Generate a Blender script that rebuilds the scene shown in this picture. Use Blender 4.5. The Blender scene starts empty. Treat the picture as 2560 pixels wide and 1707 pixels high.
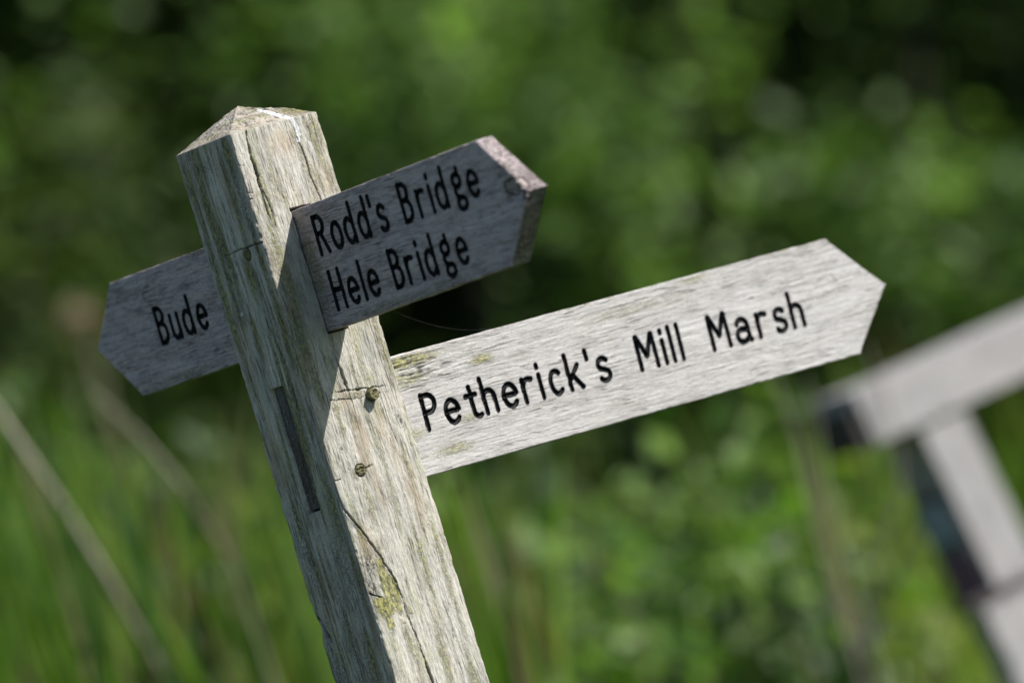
import bpy, math, random
import numpy as np
from mathutils import Vector, Matrix

# ------------------------------------------------------------------ camera, sky, sun, exposure
S = bpy.context.scene
col = S.collection
ZT = 1.90                                     # height of the shoulders of the signpost above the path
CAM = np.array([-3.76456658, -5.81820471, -0.42776877 + ZT])
CR = np.array([0.79263305, -0.53590061, -0.29076345])
CU = np.array([0.22629067, -0.18425476, 0.95647411])
CF = np.array([0.56614961, 0.82393004, 0.02477710])
FPX = 18967.763                               # focal length in pixels of a 2560 wide picture
cd = bpy.data.cameras.new("camera"); cam = bpy.data.objects.new("camera", cd); col.objects.link(cam)
cam.matrix_world = Matrix(((CR[0], CU[0], -CF[0], CAM[0]), (CR[1], CU[1], -CF[1], CAM[1]), (CR[2], CU[2], -CF[2], CAM[2]), (0, 0, 0, 1)))
cd.sensor_width = 36; cd.lens = FPX / 2560 * 36
cd.clip_start = 0.1; cd.clip_end = 2000
cd.dof.use_dof = True; cd.dof.focus_distance = 6.99; cd.dof.aperture_fstop = 3.4
S.camera = cam
SUN = np.array([0.592, -0.62, 0.936]); SUN /= np.linalg.norm(SUN)
el = math.asin(SUN[2]); rot = math.atan2(SUN[0], SUN[1])
W = bpy.data.worlds.new("World"); S.world = W; W.use_nodes = True
nt = W.node_tree; bg = nt.nodes["Background"]
sky = nt.nodes.new("ShaderNodeTexSky"); sky.sky_type = 'NISHITA'; sky.sun_disc = False
sky.sun_elevation = el; sky.sun_rotation = rot
nt.links.new(sky.outputs[0], bg.inputs[0]); bg.inputs[1].default_value = 0.074
sl = bpy.data.lights.new("sun", 'SUN'); sl.energy = 5.0; sl.angle = math.radians(0.53); sl.color = (1.0, 0.955, 0.89)
so = bpy.data.objects.new("sun", sl); col.objects.link(so)
so.rotation_euler = Vector(SUN).to_track_quat('Z', 'Y').to_euler(); so.location = (3, -3, 8)
S.view_settings.view_transform = 'Standard'; S.view_settings.look = 'None'
S.view_settings.gamma = 1; S.view_settings.exposure = 0.66
S.render.engine = 'CYCLES'; S.cycles.use_denoising = True
S.cycles.max_bounces = 6; S.cycles.transparent_max_bounces = 4; S.cycles.caustics_reflective = False; S.cycles.caustics_refractive = False

rng = np.random.default_rng(7)
CFH = np.array([CF[0], CF[1], 0]) / math.hypot(CF[0], CF[1]); CRH = np.array([CFH[1], -CFH[0], 0])

def at(x, y, d):
    """point at depth d metres in front of the camera, seen at x, y of a 2352 x 1568 picture"""
    k = 1.08844
    x = np.asarray(x, float); y = np.asarray(y, float); d = np.asarray(d, float)
    a = (x * k - 1280) / FPX * d; b = -(y * k - 853.5) / FPX * d
    return CAM + CF * d[..., None] + CR * a[..., None] + CU * b[..., None]
def seen(P):
    Q = P - CAM; d = Q @ CF
    return np.stack([(Q @ CR) / d * FPX + 1280, 853.5 - (Q @ CU) / d * FPX], 1) / 1.08844, d
def smooth(a, b, x):
    t = np.clip((x - a) / (b - a), 0, 1); return t * t * (3 - 2 * t)
def ground_z(x, y):
    q = (x - CAM[0]) * CFH[0] + (y - CAM[1]) * CFH[1]; s = (x - CAM[0]) * CRH[0] + (y - CAM[1]) * CRH[1]
    g = 0.78 * smooth(7.6, 9.6, q) + 0.2 * smooth(11, 15, q) + 7.0 * smooth(24, 60, q)
    return g + 0.04 * np.sin(x * 1.7 + 1) * np.sin(y * 1.3) - 0.10 * np.tanh(s / 3) * smooth(7.6, 9.6, q)

# ------------------------------------------------------------------ noise in numpy
def _h(ix, iy, iz, s):
    n = (ix * 374761393 + iy * 668265263 + iz * 2147483647 + s * 1274126177) & 0xFFFFFFFF
    n = ((n ^ (n >> 13)) * 1274126177) & 0xFFFFFFFF
    return ((n ^ (n >> 16)) & 0xFFFF) / 65535.0
def vnoise(x, y, z=0.0, s=0):
    x, y, z = np.broadcast_arrays(np.asarray(x, float), np.asarray(y, float), np.asarray(z, float))
    ix, iy, iz = [np.floor(v).astype(np.int64) for v in (x, y, z)]
    f = [v - i for v, i in ((x, ix), (y, iy), (z, iz))]; f = [t * t * (3 - 2 * t) for t in f]
    o = 0
    for a in (0, 1):
        for b in (0, 1):
            for c in (0, 1):
                w = (f[0] if a else 1 - f[0]) * (f[1] if b else 1 - f[1]) * (f[2] if c else 1 - f[2])
                o = o + w * _h(ix + a, iy + b, iz + c, s)
    return o * 2 - 1
def fbm(x, y, z=0.0, s=0, o=4):
    t = 0; a = 1.0; n = 0
    for k in range(o):
        t = t + a * vnoise(x * 2 ** k, y * 2 ** k, z * 2 ** k, s + k); n += a; a *= .5
    return t / n

# ------------------------------------------------------------------ object helpers
def link(name, me, mat=None, parent=None):
    o = bpy.data.objects.new(name, me); col.objects.link(o)
    if mat: me.materials.append(mat)
    if parent:
        o.parent = parent
        if parent.type == 'EMPTY' or True: o.matrix_parent_inverse = Matrix.Identity(4); o.location = -Vector(world_loc(parent))
    return o
def world_loc(o):
    v = Vector(o.location)
    while o.parent: o = o.parent; v += Vector(o.location)
    return v
def np_mesh(name, V, F, attrs=None, smooth_=False, extra=None):
    """V (n,3) vertices, F (m,k) faces all of k corners, extra: list of further faces of any length"""
    me = bpy.data.meshes.new(name)
    V = np.asarray(V, np.float32); F = np.asarray(F, np.int32); k = F.shape[1]
    loops = F.ravel(); starts = np.arange(len(F)) * k
    if extra:
        for e in extra:
            starts = np.append(starts, len(loops)); loops = np.concatenate([loops, np.asarray(e, np.int32)])
    me.vertices.add(len(V)); me.vertices.foreach_set('co', V.ravel())
    me.loops.add(len(loops)); me.loops.foreach_set('vertex_index', loops.astype(np.int32))
    me.polygons.add(len(starts)); me.polygons.foreach_set('loop_start', starts.astype(np.int32))
    me.update(calc_edges=True)
    if smooth_: me.polygons.foreach_set('use_smooth', np.ones(len(starts), bool))
    for n, (t, d, A) in (attrs or {}).items():
        at_ = me.attributes.new(n, t, d)
        at_.data.foreach_set('vector' if t == 'FLOAT_VECTOR' else ('color' if t == 'FLOAT_COLOR' else 'value'), np.asarray(A, np.float32).ravel())
    me.validate(); return me
def empty(name, loc, label, cat, group=None):
    o = bpy.data.objects.new(name, None); col.objects.link(o); o.location = loc; o.empty_display_size = .1
    return tag(o, label, cat, group)
def tag(o, label, cat=None, group=None, kind=None):
    if label: o['label'] = label
    if cat: o['category'] = cat
    if group: o['group'] = group
    if kind: o['kind'] = kind
    return o

# ------------------------------------------------------------------ materials
class NT:
    def __init__(s, name):
        s.m = bpy.data.materials.new(name); s.m.use_nodes = True; s.t = s.m.node_tree
        s.b = s.t.nodes['Principled BSDF']; s.out = s.t.nodes['Material Output']
    def n(s, ty, **kw):
        x = s.t.nodes.new(ty)
        for k, v in kw.items(): setattr(x, k, v)
        return x
    def put(s, sock, v):
        if isinstance(v, (int, float, tuple, list)): sock.default_value = v
        else: s.t.links.new(v, sock)
    def math(s, op, a, b=None, c=None, clamp=False):
        x = s.n('ShaderNodeMath', operation=op, use_clamp=clamp); s.put(x.inputs[0], a)
        if b is not None: s.put(x.inputs[1], b)
        if c is not None: s.put(x.inputs[2], c)
        return x.outputs[0]
    def mul(s, a, b): return s.math('MULTIPLY', a, b)
    def noise(s, vec, sc, scale=1.0, detail=4, rough=.55, dist=0.0):
        m = s.n('ShaderNodeVectorMath', operation='MULTIPLY'); s.put(m.inputs[0], vec); s.put(m.inputs[1], tuple(sc))
        x = s.n('ShaderNodeTexNoise'); s.put(x.inputs['Vector'], m.outputs[0]); s.put(x.inputs['Scale'], scale)
        s.put(x.inputs['Detail'], detail); s.put(x.inputs['Roughness'], rough); s.put(x.inputs['Distortion'], dist)
        return x.outputs['Fac']
    def step(s, v, a, b):
        x = s.n('ShaderNodeMapRange', interpolation_type='SMOOTHSTEP'); s.put(x.inputs[0], v); s.put(x.inputs[1], a); s.put(x.inputs[2], b)
        return x.outputs[0]
    def mix(s, f, a, b, mode='MIX'):
        x = s.n('ShaderNodeMix', data_type='RGBA', blend_type=mode); s.put(x.inputs[0], f)
        s.put(x.inputs[6], a if not isinstance(a, tuple) else (*a, 1)); s.put(x.inputs[7], b if not isinstance(b, tuple) else (*b, 1))
        return x.outputs[2]
    def attr(s, name, sock='Vector'):
        x = s.n('ShaderNodeAttribute', attribute_name=name); return x.outputs[sock]
    def sep(s, v):
        x = s.n('ShaderNodeSeparateXYZ'); s.put(x.inputs[0], v); return x.outputs

def wood(name, dark, mid, light, seed=0.0, lichen=0.3, grime=0.5, bump=1.0, contrast=1.0, cool=(.30, .33, .34), rough=.85, teal=0.0, figure=.8):
    """weathered oak; attribute wc = metres (along the grain, across, depth); m1 = (grime in cracks, yellow lichen, droppings); m2 = (tan, pale, dark)"""
    t = NT(name); wc = t.attr('wc')
    ad = t.n('ShaderNodeVectorMath', operation='ADD'); t.put(ad.inputs[0], wc); t.put(ad.inputs[1], (seed, seed * .37, seed * .11)); wc = ad.outputs[0]
    # let the grain wander
    wob = t.noise(wc, (7, 16, 16), detail=2); wob2 = t.noise(wc, (2.2, 9, 9), detail=1)
    off = t.math('ADD', t.mul(t.math('SUBTRACT', wob, .5), .012), t.mul(t.math('SUBTRACT', wob2, .5), .03))
    cx = t.n('ShaderNodeCombineXYZ'); t.put(cx.inputs[1], off)
    wv = t.n('ShaderNodeVectorMath', operation='ADD'); t.put(wv.inputs[0], wc); t.put(wv.inputs[1], cx.outputs[0]); w = wv.outputs[0]
    broad = t.noise(w, (6, 60, 60), detail=3)
    streak = t.noise(w, (38, 380, 380), detail=5, rough=.68)
    fibre = t.noise(w, (130, 1150, 1150), detail=3, rough=.7)
    blotch = t.noise(wc, (40, 75, 75), detail=6, rough=.68)
    speck = t.noise(wc, (520, 800, 800), detail=3, rough=.75)
    v = t.math('ADD', t.math('ADD', t.mul(broad, .20), t.mul(streak, .24)), t.math('ADD', t.mul(fibre, .30), t.mul(blotch, .34)))
    v = t.step(v, .54 - .15 / contrast, .54 + .15 / contrast)
    c = t.mix(v, dark, light)
    c = t.mix(t.mul(t.step(blotch, .45, .62), .45), c, mid)
    fig = t.noise(wc, (4.5, 26, 26), detail=3, rough=.5); sy = t.sep(w)[1]
    ph = t.math('ADD', t.mul(sy, 900.0), t.mul(fig, 46.0)); rg = t.math('SINE', ph)
    c = t.mix(t.mul(t.mul(t.step(rg, .45, .98), t.step(t.noise(w, (30, 200, 200), detail=3), .40, .6)), .5 * figure), c, dark)
    # cool grey weathering, and fine dark checks along the grain
    c = t.mix(t.mul(t.step(t.noise(wc, (9, 30, 30), detail=3), .45, .7), .30), c, cool)
    chk = t.noise(w, (42, 760, 760), detail=2, rough=.5)
    check = t.mul(t.step(chk, .58, .68), t.step(t.noise(wc, (16, 55, 55), detail=3), .38, .60))
    c = t.mix(t.mul(check, .8 * grime), c, (.035, .03, .024))
    c = t.mix(t.mul(t.step(speck, .55, .68), .42 * contrast), c, (.07, .065, .05))
    c = t.mix(t.mul(t.step(speck, .45, .33), .40), c, t.mix(.55, c, (.80, .79, .75)))
    if teal > 0:
        c = t.mix(t.mul(t.step(t.noise(wc, (10, 35, 35), detail=4), .52, .62), teal), c, (.10, .16, .17))
    m1 = t.sep(t.attr('m1')); m2 = t.sep(t.attr('m2'))
    spot = t.noise(wc, (330, 560, 560), detail=4, rough=.75)
    # tan and pale patches
    fs = t.step(streak, .3, .62)
    c = t.mix(t.mul(m2[0], t.mul(t.math('ADD', fs, .3), .46)), c, (.37, .26, .155))
    c = t.mix(t.mul(m2[1], t.mul(t.step(spot, .34, .6), .75)), c, (.66, .64, .60))
    c = t.mix(t.mul(m2[2], t.step(spot, .62, .40)), c, (.045, .045, .035))
    # lichen: a thin general film plus the painted colonies
    film = t.mul(t.step(t.noise(wc, (18, 60, 60), detail=5, rough=.65), .50, .66), lichen)
    c = t.mix(t.mul(film, t.step(spot, .42, .60)), c, (.31, .315, .12))
    lm = t.math('MULTIPLY', t.math('MULTIPLY', m1[1], 1.3, clamp=True), t.step(t.math('ADD', spot, t.mul(m1[1], .13)), .48, .60), clamp=True)
    hue = t.mix(t.step(t.noise(wc, (200, 300, 300), detail=3), .40, .60), (.10, .105, .03), (.40, .38, .11))
    c = t.mix(t.mul(lm, .8), c, hue)
    wm = t.step(t.math('ADD', m1[2], t.mul(t.math('SUBTRACT', spot, .5), 1.5)), .45, .62)
    c = t.mix(wm, c, (.74, .76, .76))
    c = t.mix(t.math('MULTIPLY', m1[0], .93, clamp=True), c, (.018, .015, .012))
    t.put(t.b.inputs['Base Color'], c); t.put(t.b.inputs['Roughness'], rough)
    t.b.inputs['Specular IOR Level'].default_value = .25
    h = t.math('ADD', t.math('ADD', t.mul(streak, .9), t.mul(fibre, .55)), t.math('ADD', t.mul(speck, .25), t.mul(t.mul(check, -1.0), 1.0)))
    h = t.math('ADD', h, t.mul(lm, .8)); h = t.math('ADD', h, t.mul(wm, .5))
    b = t.n('ShaderNodeBump'); b.inputs['Strength'].default_value = 1.0; b.inputs['Distance'].default_value = .0011 * bump
    t.put(b.inputs['Height'], h); t.put(t.b.inputs['Normal'], b.outputs[0])
    return t.m

def leaf_mat(name, a, b, gloss=.6, trans=.35, third=None):
    t = NT(name); r = t.attr('rnd', 'Fac')
    c = t.mix(r, a, b)
    if third:
        h = t.math('FRACT', t.mul(r, 37.7)); c = t.mix(t.step(h, .78, .84), c, third)
    t.put(t.b.inputs['Base Color'], c); t.b.inputs['Roughness'].default_value = gloss; t.b.inputs['Specular IOR Level'].default_value = .28
    tr = t.n('ShaderNodeBsdfTranslucent'); t.put(tr.inputs[0], t.mix(1.0, c, (1.25, 1.5, .55), 'MULTIPLY'))
    mx = t.n('ShaderNodeMixShader'); mx.inputs[0].default_value = trans
    t.t.links.new(t.b.outputs[0], mx.inputs[1]); t.t.links.new(tr.outputs[0], mx.inputs[2]); t.t.links.new(mx.outputs[0], t.out.inputs[0])
    return t.m
def plain(name, c1, c2, scale=20, rough=.8, stretch=(1, 1, 1)):
    t = NT(name); g = t.n('ShaderNodeTexCoord'); n = t.noise(g.outputs['Object'], stretch, scale, 5)
    t.put(t.b.inputs['Base Color'], t.mix(t.step(n, .35, .65), c1, c2)); t.b.inputs['Roughness'].default_value = rough
    b = t.n('ShaderNodeBump'); b.inputs['Distance'].default_value = .002; t.put(b.inputs['Height'], n); t.put(t.b.inputs['Normal'], b.outputs[0])
    return t.m

M_post = wood('weathered_oak_post', (.24, .215, .175), (.51, .475, .39), (.78, .755, .68), 1.3, lichen=.75, grime=.85, teal=.14, contrast=.85, bump=1.2, figure=.5)
M_pale = wood('bleached_oak_board', (.31, .295, .285), (.45, .435, .43), (.62, .605, .605), 5.1, lichen=.10, grime=.6, contrast=.9, bump=.6, cool=(.52, .52, .53))
M_brown = wood('grey_brown_oak_board', (.17, .13, .13), (.40, .32, .325), (.70, .61, .62), 9.7, lichen=.06, grime=.85, contrast=.95, cool=(.46, .42, .54))
M_peg = wood('oak_peg', (.13, .11, .065), (.30, .26, .15), (.50, .46, .30), 3.3, lichen=.8, grime=.8, bump=1.5)
M_end = wood('dark_end_grain', (.02, .016, .013), (.05, .038, .032), (.15, .125, .115), 2.2, lichen=0, grime=.9, contrast=1.3)
M_paint = NT('black_paint'); M_paint.b.inputs['Base Color'].default_value = (.006, .0062, .0085, 1); M_paint.b.inputs['Roughness'].default_value = .6; M_paint.b.inputs['Specular IOR Level'].default_value = .18
_n = M_paint.noise(M_paint.n('ShaderNodeTexCoord').outputs['Object'], (1, 1, 1), 900, 3); _b = M_paint.n('ShaderNodeBump'); _b.inputs['Distance'].default_value = .0004
M_paint.put(_b.inputs['Height'], _n); M_paint.put(M_paint.b.inputs['Normal'], _b.outputs[0]); M_paint = M_paint.m

# ------------------------------------------------------------------ the fingerpost
def dseg(X, Y, pts, widths=None):
    """distance (mm) from points to a polyline, and the interpolated width there"""
    best = np.full(X.shape, 1e9); wd = np.zeros(X.shape)
    for i in range(len(pts) - 1):
        (x0, y0), (x1, y1) = pts[i], pts[i + 1]; dx, dy = x1 - x0, y1 - y0; L = dx * dx + dy * dy + 1e-12
        t = np.clip(((X - x0) * dx + (Y - y0) * dy) / L, 0, 1); d = np.hypot(X - x0 - t * dx, Y - y0 - t * dy)
        w = (widths[i] * (1 - t) + widths[i + 1] * t) if widths else 1.0
        m = d < best; best = np.where(m, d, best); wd = np.where(m, w, wd)
    return best, wd
def blob(X, Y, cx, cy, rx, ry, ang=0.0):
    c, s = math.cos(math.radians(ang)), math.sin(math.radians(ang)); dx, dy = X - cx, Y - cy
    u = (dx * c + dy * s) / rx; v = (-dx * s + dy * c) / ry
    return np.clip(1.35 - np.hypot(u, v), 0, 1)

post = empty('fingerpost', (0.05, 0.05, 0), 'weathered oak fingerpost with pointed top and three engraved arms, nearest thing in the photo', 'signpost')
SD = 100.0  # mm
CAPH = 27.3
def build_post():
    rc = 2.6
    # perimeter: list of (x, y, nx, ny, face, u) going  F(0,0) -> R(100,0) -> (100,100) -> L(0,100) -> F
    P = []
    def side(x0, y0, dx, dy, nx, ny, n, face):
        for k in range(n + 1):
            t = rc + (SD - 2 * rc) * k / n
            P.append((x0 + dx * t, y0 + dy * t, nx, ny, face, t))
    def corner(cx, cy, a0, a1, n, f0, f1):
        for k in range(1, n):
            a = math.radians(a0 + (a1 - a0) * k / n); P.append((cx + rc * math.cos(a), cy + rc * math.sin(a), math.cos(a), math.sin(a), f0 if k * 2 <= n else f1, None))
    side(0, 0, 1, 0, 0, -1, 170, 'R'); corner(SD - rc, rc, -90, 0, 5, 'R', 'B')
    side(SD, 0, 0, 1, 1, 0, 26, 'B'); corner(SD - rc, SD - rc, 0, 90, 4, 'B', 'K')
    side(SD, SD, -1, 0, 0, 1, 26, 'K'); corner(rc, SD - rc, 90, 180, 5, 'K', 'L')
    side(0, SD, 0, -1, -1, 0, 130, 'L'); corner(rc, rc, 180, 270, 6, 'L', 'R')
    n = len(P); px = np.array([p[0] for p in P]); py = np.array([p[1] for p in P]); nx = np.array([p[2] for p in P]); ny = np.array([p[3] for p in P])
    fR = np.array([p[4] == 'R' for p in P]); fL = np.array([p[4] == 'L' for p in P])
    zs = list(np.arange(0, -600, -.75)) + list(np.arange(-600, -ZT * 1000 - 250, -12))
    zs = np.array(zs); cap = 60
    Zr = np.repeat(zs[:, None], n, 1); X = np.repeat(px[None], len(zs), 0); Y = np.repeat(py[None], len(zs), 0)
    N0 = np.repeat(nx[None], len(zs), 0); N1 = np.repeat(ny[None], len(zs), 0)
    R = np.repeat(fR[None], len(zs), 0); Lf = np.repeat(fL[None], len(zs), 0)
    dep = np.zeros_like(X); crack = np.zeros_like(X); lich = np.zeros_like(X); drop = np.zeros_like(X); tan = np.zeros_like(X); pale = np.zeros_like(X); dark = np.zeros_like(X)
    # gentle unevenness and raised grain
    al = np.where(np.abs(N1) > np.abs(N0), X, Y)
    dep += .55 * fbm(al / 14, Zr / 160, 0, 3, 3) + .13 * vnoise(al / 1.7, Zr / 28, 0, 5) + .14 * vnoise(al / 1.0, Zr / 7, 0, 6) + .16 * vnoise(al / 2.2, Zr / 4, 0, 7)
    near_edge = np.minimum(np.minimum(X, SD - X) + 0, 99) * 0
    ed = np.where(np.abs(N1) > .72, np.minimum(X, SD - X), np.where(np.abs(N0) > .72, np.minimum(Y, SD - Y), 0))
    dep -= np.clip(vnoise(X / 9 + Y / 9, Zr / 7, 0, 11) - .15, 0, 1) * 2.2 * np.clip(1 - ed / 4.5, 0, 1)
    dep -= np.clip(vnoise(X / 30 + Y / 30, Zr / 30, 0, 13) - .1, 0, 1) * 1.8 * np.clip(1 - ed / 5, 0, 1)
    def cut(face, pts, ws, depth, dirt=1.0, jag=.5):
        nonlocal dep, crack
        U = X if face == 'R' else Y; m0 = R if face == 'R' else Lf
        lo = min(p[1] for p in pts) - 6; hi = max(p[1] for p in pts) + 6
        m = m0 & (Zr > lo) & (Zr < hi)
        j = jag * vnoise(U[m] / 3, Zr[m] / 4, 0, 21) + jag * .6 * vnoise(U[m] / 1.3, Zr[m] / 1.5, 0, 22)
        jz = jag * .8 * vnoise(U[m] / 3.5, Zr[m] / 3, 0, 23) + jag * .5 * vnoise(U[m] / 1.2, Zr[m] / 1.2, 0, 24)
        d, w = dseg(U[m] + j, Zr[m] + jz, pts, ws); w = np.maximum(w, .05)
        k = np.clip(1.25 - d / w, 0, 1); k = np.where(w < .1, 0, k)
        dep[m] -= depth * k; crack[m] = np.maximum(crack[m], dirt * np.clip(1.35 - d / w, 0, 1))
    c1 = [(19.0, -1), (17.6, -6.9), (16.8, -13.4), (15.6, -26.1), (16.3, -36.1), (16.3, -44.2), (15.0, -52.0), (15.9, -58.8), (15.1, -65.1), (15.3, -76.5), (16.8, -88)]
    cut('R', c1, [.5, .6, .8, 1.1, 1.35, 1.3, .9, .8, .8, .6, .2], 6)
    cut('R', [(15.2, -47.2), (18.0, -60.9), (20.3, -76.0), (19.9, -92)], [.3, .55, .5, .2], 3, .8)
    cut('R', [(70.0, -18), (70.8, -23.7), (71.9, -37.0), (71.8, -53.3), (73.7, -66.9), (75.5, -80)], [.2, .5, .6, .65, .5, .3], 3, .7)
    cut('R', [(41.5, -229), (42.2, -236), (42.6, -241.1), (43.0, -248.9), (43.1, -257.7)], [.5, 1.2, 1.5, 1.2, .3], 6)
    cut('R', [(43.1, -257.7), (43.5, -271.0)], [.4, .2], 1, .4)
    cut('R', [(24.0, -252.4), (43.2, -253.9), (52.4, -256.2), (60.2, -257.4), (70.2, -258.7), (84.3, -259.9)], [.2, .45, .75, .6, .5, .3], 2, .9, 1.3)
    cut('R', [(20.9, -259.0), (32.9, -260.7), (40.1, -262.5), (52.5, -264.3), (90, -266)], [.3, .6, .5, .3, .12], 1.5, .8, 1.2)
    cut('R', [(18, -324.2), (25.4, -325.4), (37.2, -327.2), (46.0, -325.5)], [.1, .3, .6, .2], 1.5, .8, .9)
    cut('R', [(-0.1, -330.5), (7.6, -330.8)], [.6, .3], 1.5, .8, .8)
    c6 = [(-1.0, -355.9), (1.1, -357.9), (6.0, -366.6), (11.5, -378.1), (17.0, -389.7), (21.3, -400.3), (24.7, -408.6), (25.7, -414.9), (30.0, -425.5), (32.7, -435.8), (33.6, -446.8), (34.4, -457.9), (33.4, -463.1), (34.5, -475.6), (36.4, -488.3), (37.3, -499.4), (38.1, -510.5), (38.2, -515), (38.5, -521.4), (39.5, -533.7), (41, -560)]
    cut('R', c6, [.9, 1.1, .9, .8, .75, .8, .75, .7, .7, .7, .65, .55, .3, .5, .45, .5, .6, 1.2, 1.3, 1.2, 1.0], 5)
    cut('R', [(-1.5, -436.5), (5.2, -440.2), (14.4, -446.0)], [.9, .6, .3], 2.5, .9)
    for x, z in ((2, -30), (2, -56), (1.2, -62)):      # nicks beside the near corner
        cut('R', [(x - 3, z), (x + 3.5, z - 1)], [.5, .3], 1.5, .6)
    # face towards the shade
    cut('L', [(66, -102.8), (44.7, -102.2), (28.6, -102.2), (-0.7, -103.2)], [.35, .55, .7, .6], 2.2, .9, .8)
    cut('L', [(32, -160), (30.5, -177.8), (26.3, -199.5), (21.8, -216.9), (21.5, -234.5), (23.1, -251.8), (23.9, -275)], [.3, .6, .7, .7, .8, .6, .3], 3, .85)
    cut('L', [(21.2, -116), (18.7, -157.3), (15.1, -185)], [.4, .7, .3], 2.5, .8)
    cut('L', [(13, -106), (10.5, -140), (9, -170)], [.3, .55, .2], 2, .7)
    cut('L', [(22, -345), (24.2, -363.6), (25, -375)], [.3, .5, .2], 2, .7)
    for k in range(26):                                # long checks down the grain
        u = rng.uniform(6, 96); z = rng.uniform(-520, -15); Lh = rng.uniform(14, 60)
        cut('L', [(u, z), (u + rng.normal(0, .8), z - Lh / 2), (u + rng.normal(0, 1.4), z - Lh)], [.15, rng.uniform(.3, .55), .15], 1.3, .65, .3)
    for k in range(16):
        u = rng.uniform(6, 96); z = rng.uniform(-540, -15); Lh = rng.uniform(10, 40)
        cut('R', [(u, z), (u + rng.normal(0, .8), z - Lh / 2), (u + rng.normal(0, 1.4), z - Lh)], [.12, rng.uniform(.22, .4), .12], .8, .5, .3)
    # bite out of the far left corner
    m = Lf & (Y > 80) & (Zr < -430) & (Zr > -480)
    k = np.clip(1.3 - dseg(Y[m] + 1.2 * vnoise(Y[m] / 3, Zr[m] / 3, 0, 31), Zr[m], [(101, -441), (95.1, -446), (91, -453), (84, -469)], [2.4, 2.6, 2.0, .8])[0] / 2.2, 0, 1)
    dep[m] -= 4.5 * k; crack[m] = np.maximum(crack[m], .75 * k)
    m = (np.abs(Y - SD) < 6) & (X < 12) & (Zr < -440) & (Zr > -476); dep[m] -= 3.2 * np.clip(1 - np.abs(Zr[m] + 455) / 16, 0, 1)
    # chipped flake under the long split
    m = R & (X < 34) & (Zr < -362) & (Zr > -470); d, _ = dseg(X[m], Zr[m], c6)
    inside = np.clip((np.interp(-Zr[m], [-p[1] for p in c6], [p[0] for p in c6]) - X[m]) / 3, 0, 1)
    dep[m] -= inside * (1.0 + 1.1 * np.clip(fbm(X[m] / 6, Zr[m] / 9, 0, 41), -.2, 1)) * np.clip((-362 - Zr[m]) / 14, 0, 1) * np.clip((Zr[m] + 470) / 30, 0, 1)
    # sockets for the arms
    m = Lf & (Y > 36.6) & (Y < 57.8) & (Zr < -232.6) & (Zr > -352.0); dep[m] = -9; crack[m] = .85
    m = R & (X > 40.4) & (X < 63.0) & (Zr < -80.6) & (Zr > -199.6); dep[m] = -9; crack[m] = .9
    m = R & (X > 39.0) & (X < 58.0) & (Zr < -79.6) & (Zr > -83.2 - (X - 58) * .0); dep[m] = -6; crack[m] = .9
    # peg holes
    for (f, u, z, r, dd) in (('R', 66.2, -264.4, 6.1, 3.0), ('R', 30.8, -328.1, 6.2, 2.0), ('L', 30.0, -108.6, 6.0, 1.0)):
        U = X if f == 'R' else Y; m = (R if f == 'R' else Lf); q = np.hypot(U - u, Zr - z)
        mm = m & (q < r); dep[mm] = -dd; crack[mm] = .8
    # lichens, droppings and stains
    def put(A, face, *b):
        U = X if face == 'R' else Y; m = R if face == 'R' else Lf
        A[m] = np.maximum(A[m], blob(U[m] + 1.5 * vnoise(U[m] / 4, Zr[m] / 7, 0, 51), Zr[m], *b))
    for b in ((18.5, -45, 3, 26), (21, -60, 2.6, 26), (18, -80, 5, 22), (90, -14, 9, 13), (88, -30, 3.5, 24), (80, -60, 3, 20), (25, -270, 3.5, 13), (25.5, -284, 3, 12), (12, -240, 6, 34), (4, -222, 6, 26), (96, -236, 3.5, 30),
              (93, -215, 3, 40), (22, -430, 5, 24), (29, -442, 4, 14), (16, -454, 9, 9), (22, -440, 4, 12), (9, -448, 6, 5), (28, -456, 3, 8), (38.5, -464, 2.8, 5), (14, -468, 4, 12), (12, -385, 4, 14), (26, -402, 2.5, 10), (82, -329, 3, 18), (24, -330, 4, 6), (28, -492, 4, 20),
              (30, -360, 3, 22), (60, -520, 4, 40), (84, -540, 5, 40), (48, -260, 10, 4), (10, -200, 8, 60), (14, -150, 8, 60), (68, -430, 3, 60), (88, -440, 3, 70)):
        put(lich, 'R', *b)
    lich[R] *= np.where((Zr[R] < -410) & (Zr[R] > -474) & (X[R] < 34), 1.6, .60)
    for b in ((62, -110, 5, 50), (70, -60, 7, 60), (25, -60, 5, 50), (10, -120, 4, 40), (35, -130, 8, 24), (88, -140, 5, 90), (8, -180, 5, 50), (15, -350, 6, 40), (55, -180, 5, 30), (90, -30, 8, 30), (12, -20, 10, 20)):
        put(lich, 'L', *b); 
    lich[Lf] *= .75
    a_ = fbm(Y[Lf] / 5, Zr[Lf] / 70, 0, 301, 3); lich[Lf] = np.maximum(lich[Lf], np.clip(a_ * 2.2 - .25, 0, .7))
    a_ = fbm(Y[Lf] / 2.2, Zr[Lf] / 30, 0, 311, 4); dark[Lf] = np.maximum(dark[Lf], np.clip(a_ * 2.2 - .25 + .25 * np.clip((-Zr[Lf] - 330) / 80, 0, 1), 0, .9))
    tan[Lf] = np.maximum(tan[Lf], np.clip(fbm(Y[Lf] / 9, Zr[Lf] / 60, 0, 325, 3) * 2.5, 0, .8)); a_ = fbm(Y[Lf] / 7, Zr[Lf] / 50, 0, 321, 3); pale[Lf] = np.maximum(pale[Lf], np.clip(a_ * 3 - .5, 0, 1.2))
    a_ = fbm(X[R] / 6, Zr[R] / 60, 0, 331, 4); lich[R] = np.maximum(lich[R], np.clip(a_ * 1.6 - .35, 0, .35))
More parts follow.
